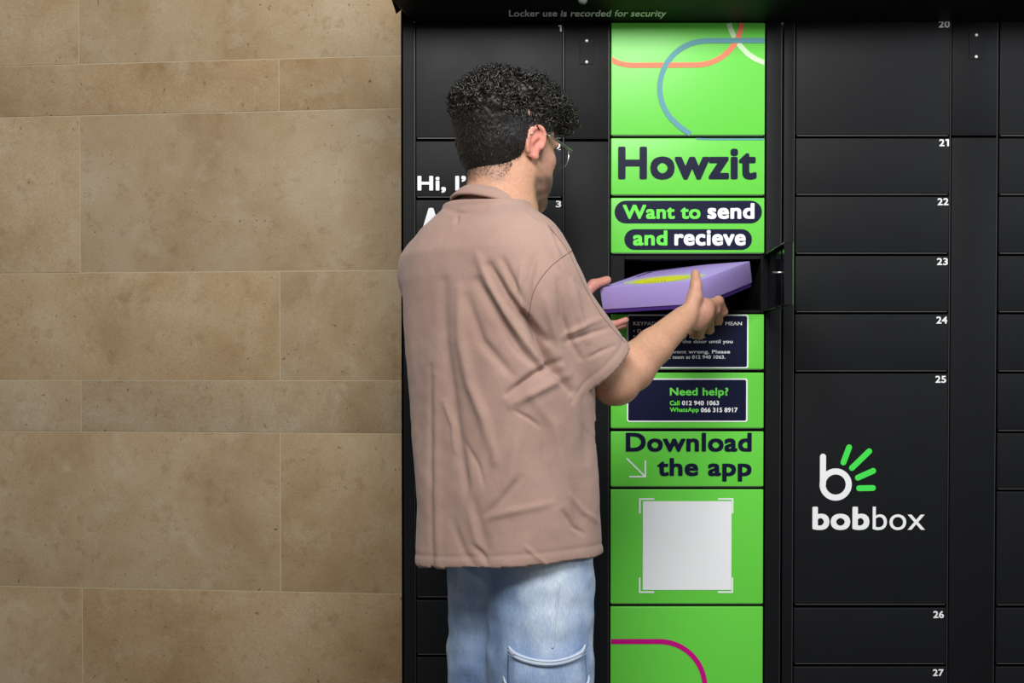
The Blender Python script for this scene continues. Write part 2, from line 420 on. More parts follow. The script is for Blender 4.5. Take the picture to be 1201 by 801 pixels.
# the open compartment
x0, x1, z0, z1 = LX(732.5), LX(892.5), LZ(363.2), LZ(304)
yi = 3.56
cm = boxes([(x0-.002, x0, FY+.021, yi, z0-.002, z1+.002), (x1, x1+.002, FY+.021, yi, z0-.002, z1+.002), (x0, x1, FY+.021, yi, z0-.002, z0), (x0, x1, FY+.021, yi, z1, z1+.002), (x0, x1, yi-.002, yi, z0, z1)])
settle(link('compartment', cm, M['inside']), A)
fl = boxes([(LX(716), x0, FY+.008, FY+.021, LZ(367), LZ(298.2)), (x1, LX(896.5), FY+.008, FY+.021, LZ(367), LZ(298.2)), (x0, x1, FY+.008, FY+.021, LZ(367), z0), (x0, x1, FY+.008, FY+.021, z1, LZ(298.2))], .0008, 1)
settle(link('compartment_frame', fl, M['frame']), A)
# open door, hinged at the right of the compartment
W = LX(895.8)-LX(716.3); h = LZ(299.6)-LZ(365.4)
odm = boxes([(0, W, 0, .0015, -h/2, h/2), (0, .0015, -.016, 0, -h/2, h/2), (W-.0015, W, -.016, 0, -h/2, h/2), (0, W, -.016, 0, h/2-.0015, h/2), (0, W, -.016, 0, -h/2, -h/2+.0015)], .0004, 1)
od = link('door', odm, M['gloss'])
Rz = Matrix.Rotation(math.radians(-93.0), 4, 'Z')
od.matrix_basis = Matrix.Translation((LX(896.3)+.012, FY-.002, (LZ(299.6)+LZ(365.4))/2)) @ Rz
od['label'] = 'open door standing out from the empty compartment, dark glossy inside'
BASIS_OD = od.matrix_basis.copy()
od.parent = A; od.matrix_parent_inverse = Matrix.Translation(A.location).inverted()
gs = link('green_face', boxes([(.0005, W-.0005, .0015, .0018, -h/2+.0005, h/2-.0005)]), M['green']); gs.parent = od
for a_, b_ in ((.06, .28), (.34, .60), (.66, .88)):
    lf = link('liner_panel', boxes([(W*a_, W*b_, -.0035, .0, -h/2+.004, h/2-.004)], .0008, 1), M['gloss']); lf.parent = od
lt = link('latch_pin', join_meshes([tube_mesh([Vector((W-.028, -.001, .004)), Vector((W-.028, -.035, .004))], .0018), boxes([(W-.036, W-.020, -.006, .0, -.014, .020)], .0006, 1)]), M['steel']); lt.parent = od

# ---- right-hand cabinet
B = thing('parcel_locker', 'black locker cabinet at the right with numbered doors and the white wordmark', 'locker', (LX(1144), FY+.2, 0))
panel(918.3, 24, 929.8, 1040, B, 'side_frame'); panel(1353, 24, 1366, 1040, B, 'side_frame')
settle(link('plinth', boxes([(LX(919), LX(1366), FY+.004, FY+.03, 0.0, LZ(1041))], .001, 1), M['frame']), B)
settle(link('top_rail', boxes([(LX(918), LX(1366), FY+.002, FY+.03, LZ(23.5), LZ(8))], .001, 1), M['frame']), B)
carcass(B, 919, 1366, [(932, 1112), (1170, 1350)])
right_rows = [(25, 158.5)] + rows_std
nb = [('20', 1098, 24.6, 1111.2, 32.6), ('2', 1099.6, 163.3, 1105.8, 171.6), ('22', 1098, 232.4, 1111, 240.8), ('23', 1097.7, 302.6, 1110.6, 311), ('24', 1097.5, 371.2, 1110.4, 379.6), ('25', 1096.8, 440.6, 1109.4, 449), ('26', 1096, 716.4, 1108.6, 724.8), ('27', 1096, 784.6, 1108.6, 792.8)]
for i, (a, b) in enumerate(right_rows):
    d = door_box(932.3, a, 1111.8, b, B, M['black'])
    if i < len(nb): fit_text(nb[i][0], *nb[i][1:], M['white'], d, name='number')
    if i == 1: one(1107, 163.3, 1111, 171.6, d)
    if i == 5: D25 = d
right2 = [(25, 158.5), (162, 227.5), (230.5, 296.5), (300, 365), (368.5, 434.5), (438, 504.5), (508, 573), (576.5, 709), (713, 778), (782, 847), (851, 916), (920, 985), (988, 1036)]
for a, b in right2: door_box(1170.3, a, 1350, b, B, M['black'])
panel(1114.6, 25, 1167, 159, B); panel(1114.6, 161.5, 1167, 1036, B); blank(1133.6, 38.5, 1150.8, 69.4, B)
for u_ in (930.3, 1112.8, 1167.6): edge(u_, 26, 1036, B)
# logo and wordmark
ring = []
nseg = 40; ro, ri = 18.9, 11.8
for k in range(nseg): ring.append((980.6+ro*math.cos(2*math.pi*k/nseg), 568.2+ro*math.sin(2*math.pi*k/nseg)))
def ring_mesh(cx, cy, r, w, y):
    vs, fs = [], []; n = 48
    for k in range(n):
        a = 2*math.pi*k/n
        for q in (r-w/2, r+w/2):
            for yy in (y, y+.0004): vs.append((LX(cx+q*math.cos(a)), yy, LZ(cy+q*math.sin(a))))
    for k in range(n):
        a = 4*k; b = 4*((k+1) % n)
        fs += [(a, b, b+2, a+2), (a+1, a+3, b+3, b+1), (a, a+1, b+1, b), (a+2, b+2, b+3, a+3)]
    me = bpy.data.meshes.new('ring'); me.from_pydata(vs, [], fs)
    bm = bmesh.new(); bm.from_mesh(me); bmesh.ops.recalc_face_normals(bm, faces=bm.faces[:]); bm.to_mesh(me); bm.free(); return me
settle(link('logo_letter', join_meshes([ring_mesh(980.6, 568.2, 15.35, 7.1, yp), capsule2d((965.6, 535.6), (965.6, 568), 7.1, yp-.0002)]), M['white']), D25)
for a, b in (((989.6, 542.3), (996.2, 524.6)), ((999.6, 548.8), (1019.8, 529.2)), ((1006.6, 560.2), (1024.6, 552.2)), ((1008.2, 572.6), (1024.4, 572.3))):
    settle(link('logo_ray', capsule2d(a, b, 6.8, yp), M['logo_green']), D25)
fit_text('bob', 953.4, 594.2, 1020.4, 621.6, M['white'], D25, weight=.045)
fit_text('box', 1024.2, 594.2, 1085.8, 621.6, M['white'], D25, weight=.0)

# ---- hood over the lockers
hood = thing('locker_hood', 'black overhanging hood along the top of the lockers', 'hood', (LX(900), FY, LZ(28)))
zb_ = LZ(25.8); YB = 3.196
HB = [Vector((LX(486), YB, zb_)), Vector((LX(1366), YB, zb_))]
fl_ = unproj(458.5, -2.5, 3.055); fr_ = Vector((LX(1366), 3.055, fl_.z)); sl_ = unproj(470.5, 11.5, YB)
hv = [HB[0], HB[1], fr_, fl_, Vector((fl_.x, 3.055, fl_.z+.25)), Vector((fr_.x, 3.055, fl_.z+.25)), Vector((fr_.x, YB, fl_.z+.25)), Vector((fl_.x, YB, fl_.z+.25)), sl_, Vector((fl_.x, YB, fl_.z))]
hf = [(0, 1, 2, 3), (3, 2, 5, 4), (4, 5, 6, 7), (3, 4, 7, 9), (0, 3, 8), (8, 3, 9), (1, 6, 5, 2), (0, 8, 9, 7, 6, 1)]
me = bpy.data.meshes.new('hood'); me.from_pydata([tuple(v) for v in hv], [], hf)
bm = bmesh.new(); bm.from_mesh(me); bmesh.ops.recalc_face_normals(bm, faces=bm.faces[:]); bm.to_mesh(me); bm.free()
settle(link('hood_shell', me, M['frame']), hood)
nrm = (HB[1]-HB[0]).cross(fl_-HB[0]).normalized()
if nrm.z > 0: nrm = -nrm
def soffit(u, v, off=.0012):
    d = unproj(u, v, 3.0)-Vector((0, 0, CZ)); o = Vector((0, 0, CZ))
    t = (HB[0]+nrm*off-o).dot(nrm)/d.dot(nrm); return o+d*t
fit_text('Locker use is recorded for security', 597, 11.6, 779.5, 21.6, M['white'], hood, plane=soffit, weight=.02)
bm = bmesh.new(); bmesh.ops.create_uvsphere(bm, u_segments=20, v_segments=12, radius=.0105)
for q in bm.verts: q.co = q.co + soffit(683.5, -.5, 0)
me = bpy.data.meshes.new('dome'); bm.to_mesh(me); bm.free(); me.polygons.foreach_set('use_smooth', [True]*len(me.polygons))
settle(link('sensor_dome', me, M['dome']), hood)

# ------------------------------------------------------------------ implicit surfaces
def V(*a): return np.array(a, float)
class Shape:
    def __init__(s): s.p = []
    def add(s, fn, c, r, k=.01, sub=False): s.p.append((fn, np.array(c, float), float(r), k, sub))
    def cone(s, a, b, ra, rb, k=.01, sub=False):
        a = np.array(a, float); b = np.array(b, float); ba = b-a; l2 = float(ba@ba)+1e-12; l = math.sqrt(l2)
        def fn(P):
            t = np.clip(((P-a)@ba)/l2, 0, 1)
            return np.linalg.norm(P-a-t[:, None]*ba, axis=1)-(ra+(rb-ra)*t)
        s.add(fn, (a+b)/2, l/2+max(ra, rb), k, sub)
    def chain(s, pts, rs, k=.008, sub=False):
        for i in range(len(pts)-1): s.cone(pts[i], pts[i+1], rs[i], rs[i+1], k, sub)
    def ell(s, c, r, k=.01, R=None, sub=False):
        c = np.array(c, float); r = np.array(r, float)
        def fn(P):
            q = P-c
            if R is not None: q = q@R
            k0 = np.linalg.norm(q/r, axis=1); k1 = np.linalg.norm(q/(r*r), axis=1)
            return k0*(k0-1)/np.maximum(k1, 1e-6)
        s.add(fn, c, r.max(), k, sub)
    def ev(s, P, idx=None):
        d = np.full(len(P), .2)
        for i, (fn, c, r, k, sub) in enumerate(s.p):
            if idx is not None and not idx[i]: continue
            e = fn(P)
            if sub:
                h = np.clip(.5-.5*(d+e)/k, 0, 1); d = d*(1-h)-e*h + k*h*(1-h)
            else:
                d = _smin(d, e, k)
        return d
def _smin(a, b, k):
    h = np.maximum(k-np.abs(a-b), 0)/k
    return np.minimum(a, b)-h*h*k*.25

def polygonize(shape, lo, hi, res, post=None, smooth=2):
    lo = np.array(lo, float); hi = np.array(hi, float)
    nb_ = 12
    n = (np.ceil((hi-lo)/res/nb_)*nb_).astype(int)+1
    g = np.full(n, .05, np.float32)
    B_ = (n-1)//nb_
    bl = np.stack(np.meshgrid(*[np.arange(b) for b in B_], indexing='ij'), -1).reshape(-1, 3)
    cen = lo + (bl*nb_+nb_/2)*res; rad = nb_*res*.5*math.sqrt(3)
    dist = np.stack([np.linalg.norm(cen-c, axis=1)-r for (_, c, r, k, s) in shape.p], 1)
    kk = np.array([k for (_, c, r, k, s) in shape.p])
    near = dist < (rad*1.3+kk+.012)
    d0 = shape.ev(cen)
    if post: d0 = post(cen, d0)
    act = np.where(np.abs(d0) < rad*1.7+.02)[0]
    g_in = np.where(d0 < 0)[0]
    for b in g_in:
        i, j, k = bl[b]*nb_; g[i:i+nb_+1, j:j+nb_+1, k:k+nb_+1] = -.05
    loc = np.stack(np.meshgrid(*[np.arange(nb_+1)]*3, indexing='ij'), -1).reshape(-1, 3)
    for b in act:
        i, j, k = bl[b]*nb_
        P = lo + (loc+bl[b]*nb_)*res
        d = shape.ev(P, near[b])
        if post: d = post(P, d)
        g[i:i+nb_+1, j:j+nb_+1, k:k+nb_+1] = d.reshape((nb_+1,)*3)
    ins = g < 0
    c = np.zeros(np.array(g.shape)-1, np.int8)
    for a in (0, 1):
        for b in (0, 1):
            for e in (0, 1):
                c += ins[a:g.shape[0]-1+a, b:g.shape[1]-1+b, e:g.shape[2]-1+e]
    cells = np.argwhere((c > 0) & (c < 8))
    vid = np.full(c.shape, -1, np.int32); vid[tuple(cells.T)] = np.arange(len(cells))
    acc = np.zeros((len(cells), 3)); cnt = np.zeros(len(cells))
    for ax in range(3):
        o1, o2 = [x for x in range(3) if x != ax]
        for p in (0, 1):
            for q in (0, 1):
                a = cells.copy(); a[:, o1] += p; a[:, o2] += q; b = a.copy(); b[:, ax] += 1
                ga = g[tuple(a.T)]; gb = g[tuple(b.T)]; m = (ga < 0) != (gb < 0)
                t = np.zeros(len(cells)); t[m] = ga[m]/(ga[m]-gb[m])
                pt = a.astype(float); pt[:, ax] += t
                acc[m] += pt[m]; cnt[m] += 1
    verts = lo + acc/np.maximum(cnt, 1)[:, None]*res
    quads = []
    for ax in range(3):
        o1, o2 = (ax+1) % 3, (ax+2) % 3
        s0 = [slice(None)]*3; s1 = [slice(None)]*3
        s0[ax] = slice(0, -1); s1[ax] = slice(1, None)
        A_ = ins[tuple(s0)]; B2 = ins[tuple(s1)]
        e = np.argwhere(A_ != B2)
        e = e[(e[:, o1] > 0) & (e[:, o2] > 0) & (e[:, o1] < g.shape[o1]-1) & (e[:, o2] < g.shape[o2]-1)]
        flip = A_[tuple(e.T)]
        def sh(d1, d2):
            x = e.copy(); x[:, o1] -= d1; x[:, o2] -= d2; return vid[tuple(x.T)]
        q = np.stack([sh(1, 1), sh(0, 1), sh(0, 0), sh(1, 0)], 1)
        q[~flip] = q[~flip][:, ::-1]
        quads.append(q)
    F_ = np.concatenate(quads); F_ = F_[(F_ >= 0).all(1)]
    e = np.concatenate([F_[:, [0, 1]], F_[:, [1, 2]], F_[:, [2, 3]], F_[:, [3, 0]]])
    for _ in range(smooth):
        s = np.stack([np.bincount(e[:, 0], verts[e[:, 1], i], len(verts))+np.bincount(e[:, 1], verts[e[:, 0], i], len(verts)) for i in range(3)], 1)
        w = np.bincount(e[:, 0], minlength=len(verts))+np.bincount(e[:, 1], minlength=len(verts))
        verts = verts*.4+.6*s/np.maximum(w, 1)[:, None]
    return verts, F_
def vnormals(v, f):
    n = np.cross(v[f[:, 2]]-v[f[:, 0]], v[f[:, 3]]-v[f[:, 1]])
    out = np.stack([sum(np.bincount(f[:, k], n[:, i], len(v)) for k in range(4)) for i in range(3)], 1)
    return out/(np.linalg.norm(out, axis=1)[:, None]+1e-12)
def np_mesh(name, v, f, colors=None):
    me = bpy.data.meshes.new(name)
    used = np.unique(f); mp = np.full(len(v), -1, np.int64); mp[used] = np.arange(len(used)); v = v[used]; f = mp[f]
    me.vertices.add(len(v)); me.vertices.foreach_set('co', v.astype(np.float32).ravel())
    me.loops.add(f.size); me.loops.foreach_set('vertex_index', f.astype(np.int32).ravel())
    me.polygons.add(len(f)); me.polygons.foreach_set('loop_start', np.arange(0, f.size, 4, dtype=np.int32))
    me.update(calc_edges=True); me.validate()
    me.polygons.foreach_set('use_smooth', np.ones(len(me.polygons), bool))
    if colors is not None:
        a = me.color_attributes.new('tint', 'FLOAT_COLOR', 'POINT')
        a.data.foreach_set('color', colors[used].astype(np.float32).ravel())
    return me
def vnoise(P, s, seed=0.0):
    o = Vector((seed, seed*1.7, -seed))
    return np.array([noise.noise(Vector(p)*s+o) for p in P])
def sstep(a, b, x):
    t = np.clip((x-a)/(b-a), 0, 1); return t*t*(3-2*t)

# ------------------------------------------------------------------ the parcel
Mb = np.array([[.562, -.814, -.15], [.797, .581, -.165], [.221, -.026, .975]])
SC = .978
cam0 = V(0, 0, CZ)
Nn = cam0+(V(.394, 3.028, 1.412)-cam0)*SC
LA, LB_, LH = .2596*SC, .2442*SC, .0585*SC
e1, e2, e3 = Mb[:, 0], Mb[:, 1], Mb[:, 2]
parcel = thing('parcel', 'lilac cardboard box with a yellow oval, held half into the open compartment', 'box', tuple(Nn))
BM = Matrix([[Mb[0][0], Mb[0][1], Mb[0][2], 0], [Mb[1][0], Mb[1][1], Mb[1][2], 0], [Mb[2][0], Mb[2][1], Mb[2][2], 0], [0, 0, 0, 1]])
parcel.matrix_basis = Matrix.Translation(Vector(Nn)) @ BM
M['lilac'] = grain(mat('lilac_card', rgb(178, 158, 228), .6, spec=.3), 700, .1, .0003)
M['purple'] = mat('purple_card', rgb(72, 40, 128), .6)
M['yellow'] = mat('yellow_print', rgb(226, 222, 30), .5)
M['halo'] = mat('grey_green_print', rgb(196, 200, 178), .55)
M['dark_print'] = mat('dark_print', rgb(60, 52, 84), .6)
lid = link('lid', boxes([(0, LA, 0, LB_, -LH*.84, 0)], .0012, 2), M['lilac']); lid.parent = parcel
tray = link('tray', boxes([(.002, LA-.002, .002, LB_-.002, -LH, -LH*.5)], .001, 1), M['purple']); tray.parent = parcel
def oval(cx, cy, rx, ry, z, m, name, parent, rot=0, zt=.0004):
    vs = []
    for k in range(48):
        a = 2*math.pi*k/48; x = rx*math.cos(a); y = ry*math.sin(a)
        vs.append((cx+x*math.cos(rot)-y*math.sin(rot), cy+x*math.sin(rot)+y*math.cos(rot), z))
    me = bpy.data.meshes.new(name); me.from_pydata(vs, [], [tuple(range(48))]); o = link(name, me, m); o.parent = parent; return o
oval(.062, .112, .056, .098, .0004, M['halo'], 'printed_halo', lid, .0)
oval(.055, .116, .042, .066, .0008, M['yellow'], 'printed_oval', lid, .0)
dl = []
for k in range(7): dl.append((.030, .034, .092+.008*k, .096+.008*k, .0008, .0011))
o = link('small_print', boxes(dl), M['dark_print']); o.parent = lid
o = link('small_print', boxes([(LA-.035-.017*k, LA-.025-.017*k, LB_-.024, LB_-.014, .0002, .0006) for k in range(6)]), M['dark_print']); o.parent = lid

# ------------------------------------------------------------------ the man
PSI = math.radians(43); PIT = math.radians(9)
def rot(axis, a): return np.array(Matrix.Rotation(a, 3, axis))
HR = rot('Z', -PSI) @ rot('Y', math.radians(3)) @ rot('X', -PIT)
HC = V(-.010, 2.80, 1.662)
def hl(*p): return HC + HR@V(*p)
person = thing('person', 'man with dark curly hair and glasses in pink t-shirt and light jeans, holding a box', 'person', (0.0, 2.76, 0))
body = Shape()
yaw = math.radians(45); rt = V(math.cos(yaw), -math.sin(yaw), 0); fw = V(math.sin(yaw), math.cos(yaw), 0)
TC = V(-.055, 2.755, 0)                       # upper torso axis
SR = V(.050, 2.635, 1.405); SL = V(-.18, 2.87, 1.420)
ER = V(.200, 2.740, 1.200); WR = V(.352, 2.925, 1.328)
WL = V(.098, 3.035, 1.312); EL_ = V(-.035, 3.02, 1.13)
# head
def he(c, r, k=.012, R=None, sub=False): body.ell(hl(*c), r, k, HR if R is None else HR@R, sub)
he((0, -.012, .040), (.077, .098, .086))
he((0, .035, .030), (.066, .060, .066), .02)
he((0, .045, -.030), (.057, .052, .072), .02)
he((0, .044, -.077), (.061, .062, .037), .02)
for s_ in (-1, 1): he((s_*.042, .058, -.055), (.026, .030, .034), .02)
he((0, .096, -.093), (.034, .021, .024), .02)
for s in (-1, 1):
    he((s*.043, .066, -.012), (.022, .024, .020), .02)
    he((s*.055, .018, -.048), (.016, .034, .036), .02)
    he((s*.030, .088, .026), (.024, .014, .009), .012)
    he((s*.031, .101, .010), (.017, .013, .011), .01, sub=True)
    he((s*.031, .085, .010), (.0125, .0125, .0125), .002)
body.cone(hl(0, .096, .018), hl(0, .121, -.022), .007, .011, .010)
for s in (-1, 1): he((s*.011, .108, -.027), (.009, .011, .008), .006)
he((0, .098, -.052), (.024, .010, .006), .006); he((0, .096, -.063), (.020, .011, .007), .005)
# ears
for s in (-1, 1):
    Re = rot('Z', s*math.radians(-24)) @ rot('X', math.radians(-8))
    c = hl(s*.0765, -.004, .004); E = HR@Re
    body.ell(c, (.0065, .0185, .0315), .006, E)
    n_ = 16; pts = []
    for i in range(n_+1):
        a = math.radians(-35 + i*(250/n_))
        pts.append(c+E@V(s*.0055, math.cos(a+math.radians(20))*.0165, math.sin(a+math.radians(20))*.029))
    body.chain(pts, [.0036+.0008*math.sin(math.pi*i/n_) for i in range(n_+1)], .003)
    body.ell(c+E@V(s*.008, .003, -.004), (.006, .0085, .013), .004, E, sub=True)
    body.ell(c+E@V(s*.0075, .002, .014), (.0035, .007, .008), .003, E, sub=True)
    body.cone(c+E@V(s*.005, -.006, -.004), c+E@V(s*.005, .002, .010), .0032, .0028, .004)
    body.ell(c+E@V(s*.003, .009, -.027), (.0055, .0075, .008), .005, E)
    body.ell(c+E@V(s*.004, .0125, -.006), (.004, .0045, .007), .004, E)
# neck and trunk
body.cone(hl(0, -.030, -.035), V(-.022, 2.765, 1.535), .054, .058, .03)
body.cone(hl(0, -.005, -.05), V(-.012, 2.775, 1.535), .046, .052, .03)
body.cone(V(-.035, 2.755, 1.50), V(-.055, 2.755, 1.40), .07, .10, .05)
body.cone(V(-.03, 2.76, 1.52), SR+V(-.03, .03, .01), .045, .05, .04)
body.cone(V(-.04, 2.77, 1.52), SL+V(.03, -.03, .01), .045, .05, .04)
body.cone(V(-.05, 2.755, 1.38), V(-.01, 2.76, 1.02), .105, .105, .05)
# arms
body.chain([SR, SR*.5+ER*.5, ER], [.052, .047, .041], .02)
body.chain([ER, ER*.78+WR*.22, ER*.45+WR*.55, WR], [.041, .0455, .036, .0265], .012)
body.cone(ER+V(-.004, -.004, .0), ER+V(.004, .004, 0), .043, .043, .01)
body.chain([SL, EL_], [.05, .04], .02); body.chain([EL_, EL_*.75+WL*.25, WL], [.041, .043, .027], .012)
# right hand
def hand(W_, mcps, chains, thumb, rs=(.0098, .0088, .0080, .0070)):
    for i, m in enumerate(mcps):
        off = (np.array(mcps[-1])-np.array(mcps[0]))*(.12*(i-1.5)/1.5)
        body.cone(np.array(W_)+off, m, .0150, .0108, .010)
    for m, ch, sc in zip(mcps, chains, (1, 1.03, .98, .86)):
        body.chain([m]+list(ch), [.0112*sc] + [rs[1]*1.08*sc, rs[2]*sc, rs[3]*sc], .004)
    body.chain(thumb, [.0175, .0145, .0108, .0092][:len(thumb)], .008)
mR = [V(.434, 2.992, 1.368), V(.427, 2.990, 1.349), V(.413, 2.983, 1.330), V(.396, 2.972, 1.313)]
cR = [[V(.448, 3.016, 1.346), V(.443, 3.040, 1.341), V(.428, 3.060, 1.346)], [V(.438, 3.022, 1.328), V(.425, 3.046, 1.325), V(.408, 3.062, 1.335)],
      [V(.419, 3.014, 1.308), V(.405, 3.036, 1.308), V(.388, 3.050, 1.320)], [V(.396, 2.997, 1.295), V(.384, 3.014, 1.298), V(.370, 3.026, 1.310)]]
hand(WR, mR, cR, [V(.366, 2.931, 1.345), V(.377, 2.938, 1.374), V(.3805, 2.9455, 1.400), V(.3815, 2.964, 1.4235)])
body.ell(V(.396, 2.958, 1.346), (.022, .014, .026), .02)
# left hand
mL = [V(.166, 3.085, 1.352), V(.160, 3.106, 1.338), V(.150, 3.120, 1.324), V(.140, 3.128, 1.310)]
cL = [[V(.192, 3.083, 1.325), V(.222, 3.080, 1.3215), V(.247, 3.082, 1.331)], [V(.192, 3.118, 1.317), V(.222, 3.125, 1.315), V(.248, 3.13, 1.322)],
      [V(.182, 3.14, 1.306), V(.212, 3.15, 1.305), V(.234, 3.155, 1.314)], [V(.168, 3.148, 1.295), V(.19, 3.16, 1.295), V(.208, 3.165, 1.302)]]
hand(WL, mL, cL, [V(.115, 3.05, 1.335), V(.148, 3.073, 1.376), V(.176, 3.083, 1.4075), V(.207, 3.098, 1.4185)])

bv, bf = polygonize(body, (-.28, 2.50, .88), (.50, 3.20, 1.82), .0026, smooth=2)
print('body', len(bv), len(bf))
# colours of the skin: from region masks in head coordinates
hq = (bv-HC)@HR
def skin_colors(v, q):
    skin = V(.56, .305, .195); c = np.tile(skin, (len(v), 1))
    def blend(mask, col): c[:] = c*(1-mask[:, None])+np.array(col)*mask[:, None]
    head = sstep(1.5, 1.55, v[:, 2])
    nz = vnoise(v, 9, 3); nz2 = vnoise(v, 60, 5)
    blend(np.clip(.5+nz*1.2, 0, 1)*.25, (.55, .29, .21))
    # ears and face pinker
    d = np.minimum(np.linalg.norm((q-V(.082, -.004, .004))/V(.016, .026, .038), axis=1), np.linalg.norm((q-V(-.082, -.004, .004))/V(.016, .026, .038), axis=1))
    blend(sstep(1.1, .7, d)*.75*head, (.60, .20, .165))
    blend(sstep(.02, .05, q[:, 1])*sstep(-.09, -.02, q[:, 2])*head*.5, (.50, .26, .205))
    # beard stubble on jaw and chin, sideburn, brows, lips, eyes
    beard = sstep(-.022, -.055, q[:, 2]+.25*(np.abs(q[:, 1]-.05)))*sstep(.004, .026, q[:, 1])*sstep(-.125, -.10, q[:, 2])*head
    beard *= np.clip(.85+nz2*.7, .55, 1)
    blend(beard*.88, (.075, .048, .034))
    sb = sstep(.012, .018, q[:, 1])*sstep(.040, .030, q[:, 1])*sstep(-.034, -.018, q[:, 2])*sstep(.05, .03, q[:, 2])*sstep(.05, .06, np.abs(q[:, 0]))*head
    blend(sb*.85*np.clip(.8+nz2, .4, 1), (.07, .045, .035))
    br = sstep(1.1, .8, np.linalg.norm((np.abs(q)-V(.032, .10, .030))/V(.022, .03, .0055), axis=1))*head; blend(br*.9, (.03, .02, .016))
    lip = sstep(1.1, .9, np.linalg.norm((q-V(0, .105, -.057))/V(.024, .014, .012), axis=1))*head; blend(lip*.7, (.42, .14, .12))
    eye = sstep(1.05, .95, np.linalg.norm((np.abs(q)-V(.031, .098, .010))/V(.0125, .010, .0055), axis=1))*head; blend(eye, (.75, .73, .70))
    iris = sstep(1.05, .95, np.linalg.norm((np.abs(q)-V(.031, .099, .010))/V(.005, .012, .005), axis=1))*head; blend(iris, (.03, .02, .015))
    # fade of short hair on the neck
    nape = sstep(-.035, -.075, q[:, 1]+.35*q[:, 2]*0)*sstep(-.115, -.065, q[:, 2])*head
    blend(nape*.55*np.clip(.8+nz2, .3, 1), (.07, .05, .04))
    # hands a little redder; left hand pinker
    hr = sstep(.36, .40, v[:, 0]); blend(hr*.35, (.50, .235, .18))
    lh = sstep(.09, .12, v[:, 0])*sstep(3.0, 3.03, v[:, 1])*sstep(.30, .28, v[:, 0]); blend(lh*.6, (.60, .22, .20))
    return np.concatenate([c, np.ones((len(c), 1))], 1)
skin = mat('skin', (.5, .29, .2, 1), .52, spec=.4)
bs = bsdf(skin); at = N(skin, 'ShaderNodeVertexColor'); at.layer_name = 'tint'
sn = noise_node(skin, 160, 4); cr = ramp(skin, sn.outputs[0], [(.3, (.90, .90, .90, 1)), (.7, (1.08, 1.08, 1.08, 1))])
L(skin, mixc(skin, 1.0, at.outputs[0], cr.outputs[0], 'MULTIPLY'), bs.inputs['Base Color'])
bs.inputs['Subsurface Weight'].default_value = .12; bs.inputs['Subsurface Radius'].default_value = (.012, .005, .003); bs.inputs['Subsurface Scale'].default_value = .6
sb_ = bump(skin, noise_node(skin, 420, 3).outputs[0], .25, .0008); L(skin, sb_.outputs[0], bs.inputs['Normal'])
ob = link('body', np_mesh('body', bv, bf, skin_colors(bv, hq)), skin); settle(ob, person)

# nails
# ------------------------------------------------------------------ hair
hair = Shape()
def hh(c, r, k=.02, R=None, sub=False): hair.ell(hl(*c), r, k, HR if R is None else HR@R, sub)
hh((0, -.005, .070), (.082, .108, .068))
hh((0, .045, .096), (.070, .060, .042), .03)
hh((.02, .082, .080), (.052, .036, .030), .02)
hh((-.02, .082, .083), (.050, .036, .030), .02)
hh((0, -.070, .050), (.072, .060, .055), .03)
hh((0, -.040, .008), (.0765, .0715, .066), .02)       # fade at the back
hh((0, -.046, -.030), (.056, .046, .052), .02)       # nape
hh((.0, .0, .040), (.0795, .060, .045), .01)
for s in (-1, 1): hh((s*.066, .010, .050), (.019, .040, .030), .01)         # sides over the ears
# cut: face opening, ears, neck
hair.ell(hl(0, .118, .020), (.085, .055, .052), .012, HR, sub=True)
for s in (-1, 1):
    hair.ell(hl(s*.085, .004, -.030), (.026, .031, .042), .010, HR, sub=True)
    hair.ell(hl(s*.075, .030, -.075), (.050, .062, .060), .015, HR, sub=True)
hair.ell(hl(0, -.02, -.125), (.12, .12, .048), .015, HR, sub=True)
HN = [Vector(rng.randn(3)) for _ in range(4)]
hv_, hf_ = polygonize(hair, HC-.17, HC+.19, .003, smooth=1)
hn = vnormals(hv_, hf_); hq2 = (hv_-HC)@HR
topw = sstep(.015, .075, hq2[:, 2]-.25*np.minimum(hq2[:, 1], 0)*0)
d = np.abs(vnoise(hv_, 48, 2))*.014 + vnoise(hv_, 120, 9)*.004 + vnoise(hv_, 22, 4)*.016
hv2 = hv_ + hn*((d-.002)*topw + vnoise(hv_, 220, 1)*.0012*(1-topw))[:, None]
M['hair'] = mat('black_hair', (.0075, .006, .0055, 1), .42, spec=.55)
hb = bump(M['hair'], noise_node(M['hair'], 260, 4, stretch=(1, 1, .5)).outputs[0], .8, .003); L(M['hair'], hb.outputs[0], bsdf(M['hair']).inputs['Normal'])
hairo = settle(link('hair', np_mesh('hair', hv2, hf_), M['hair']), person)
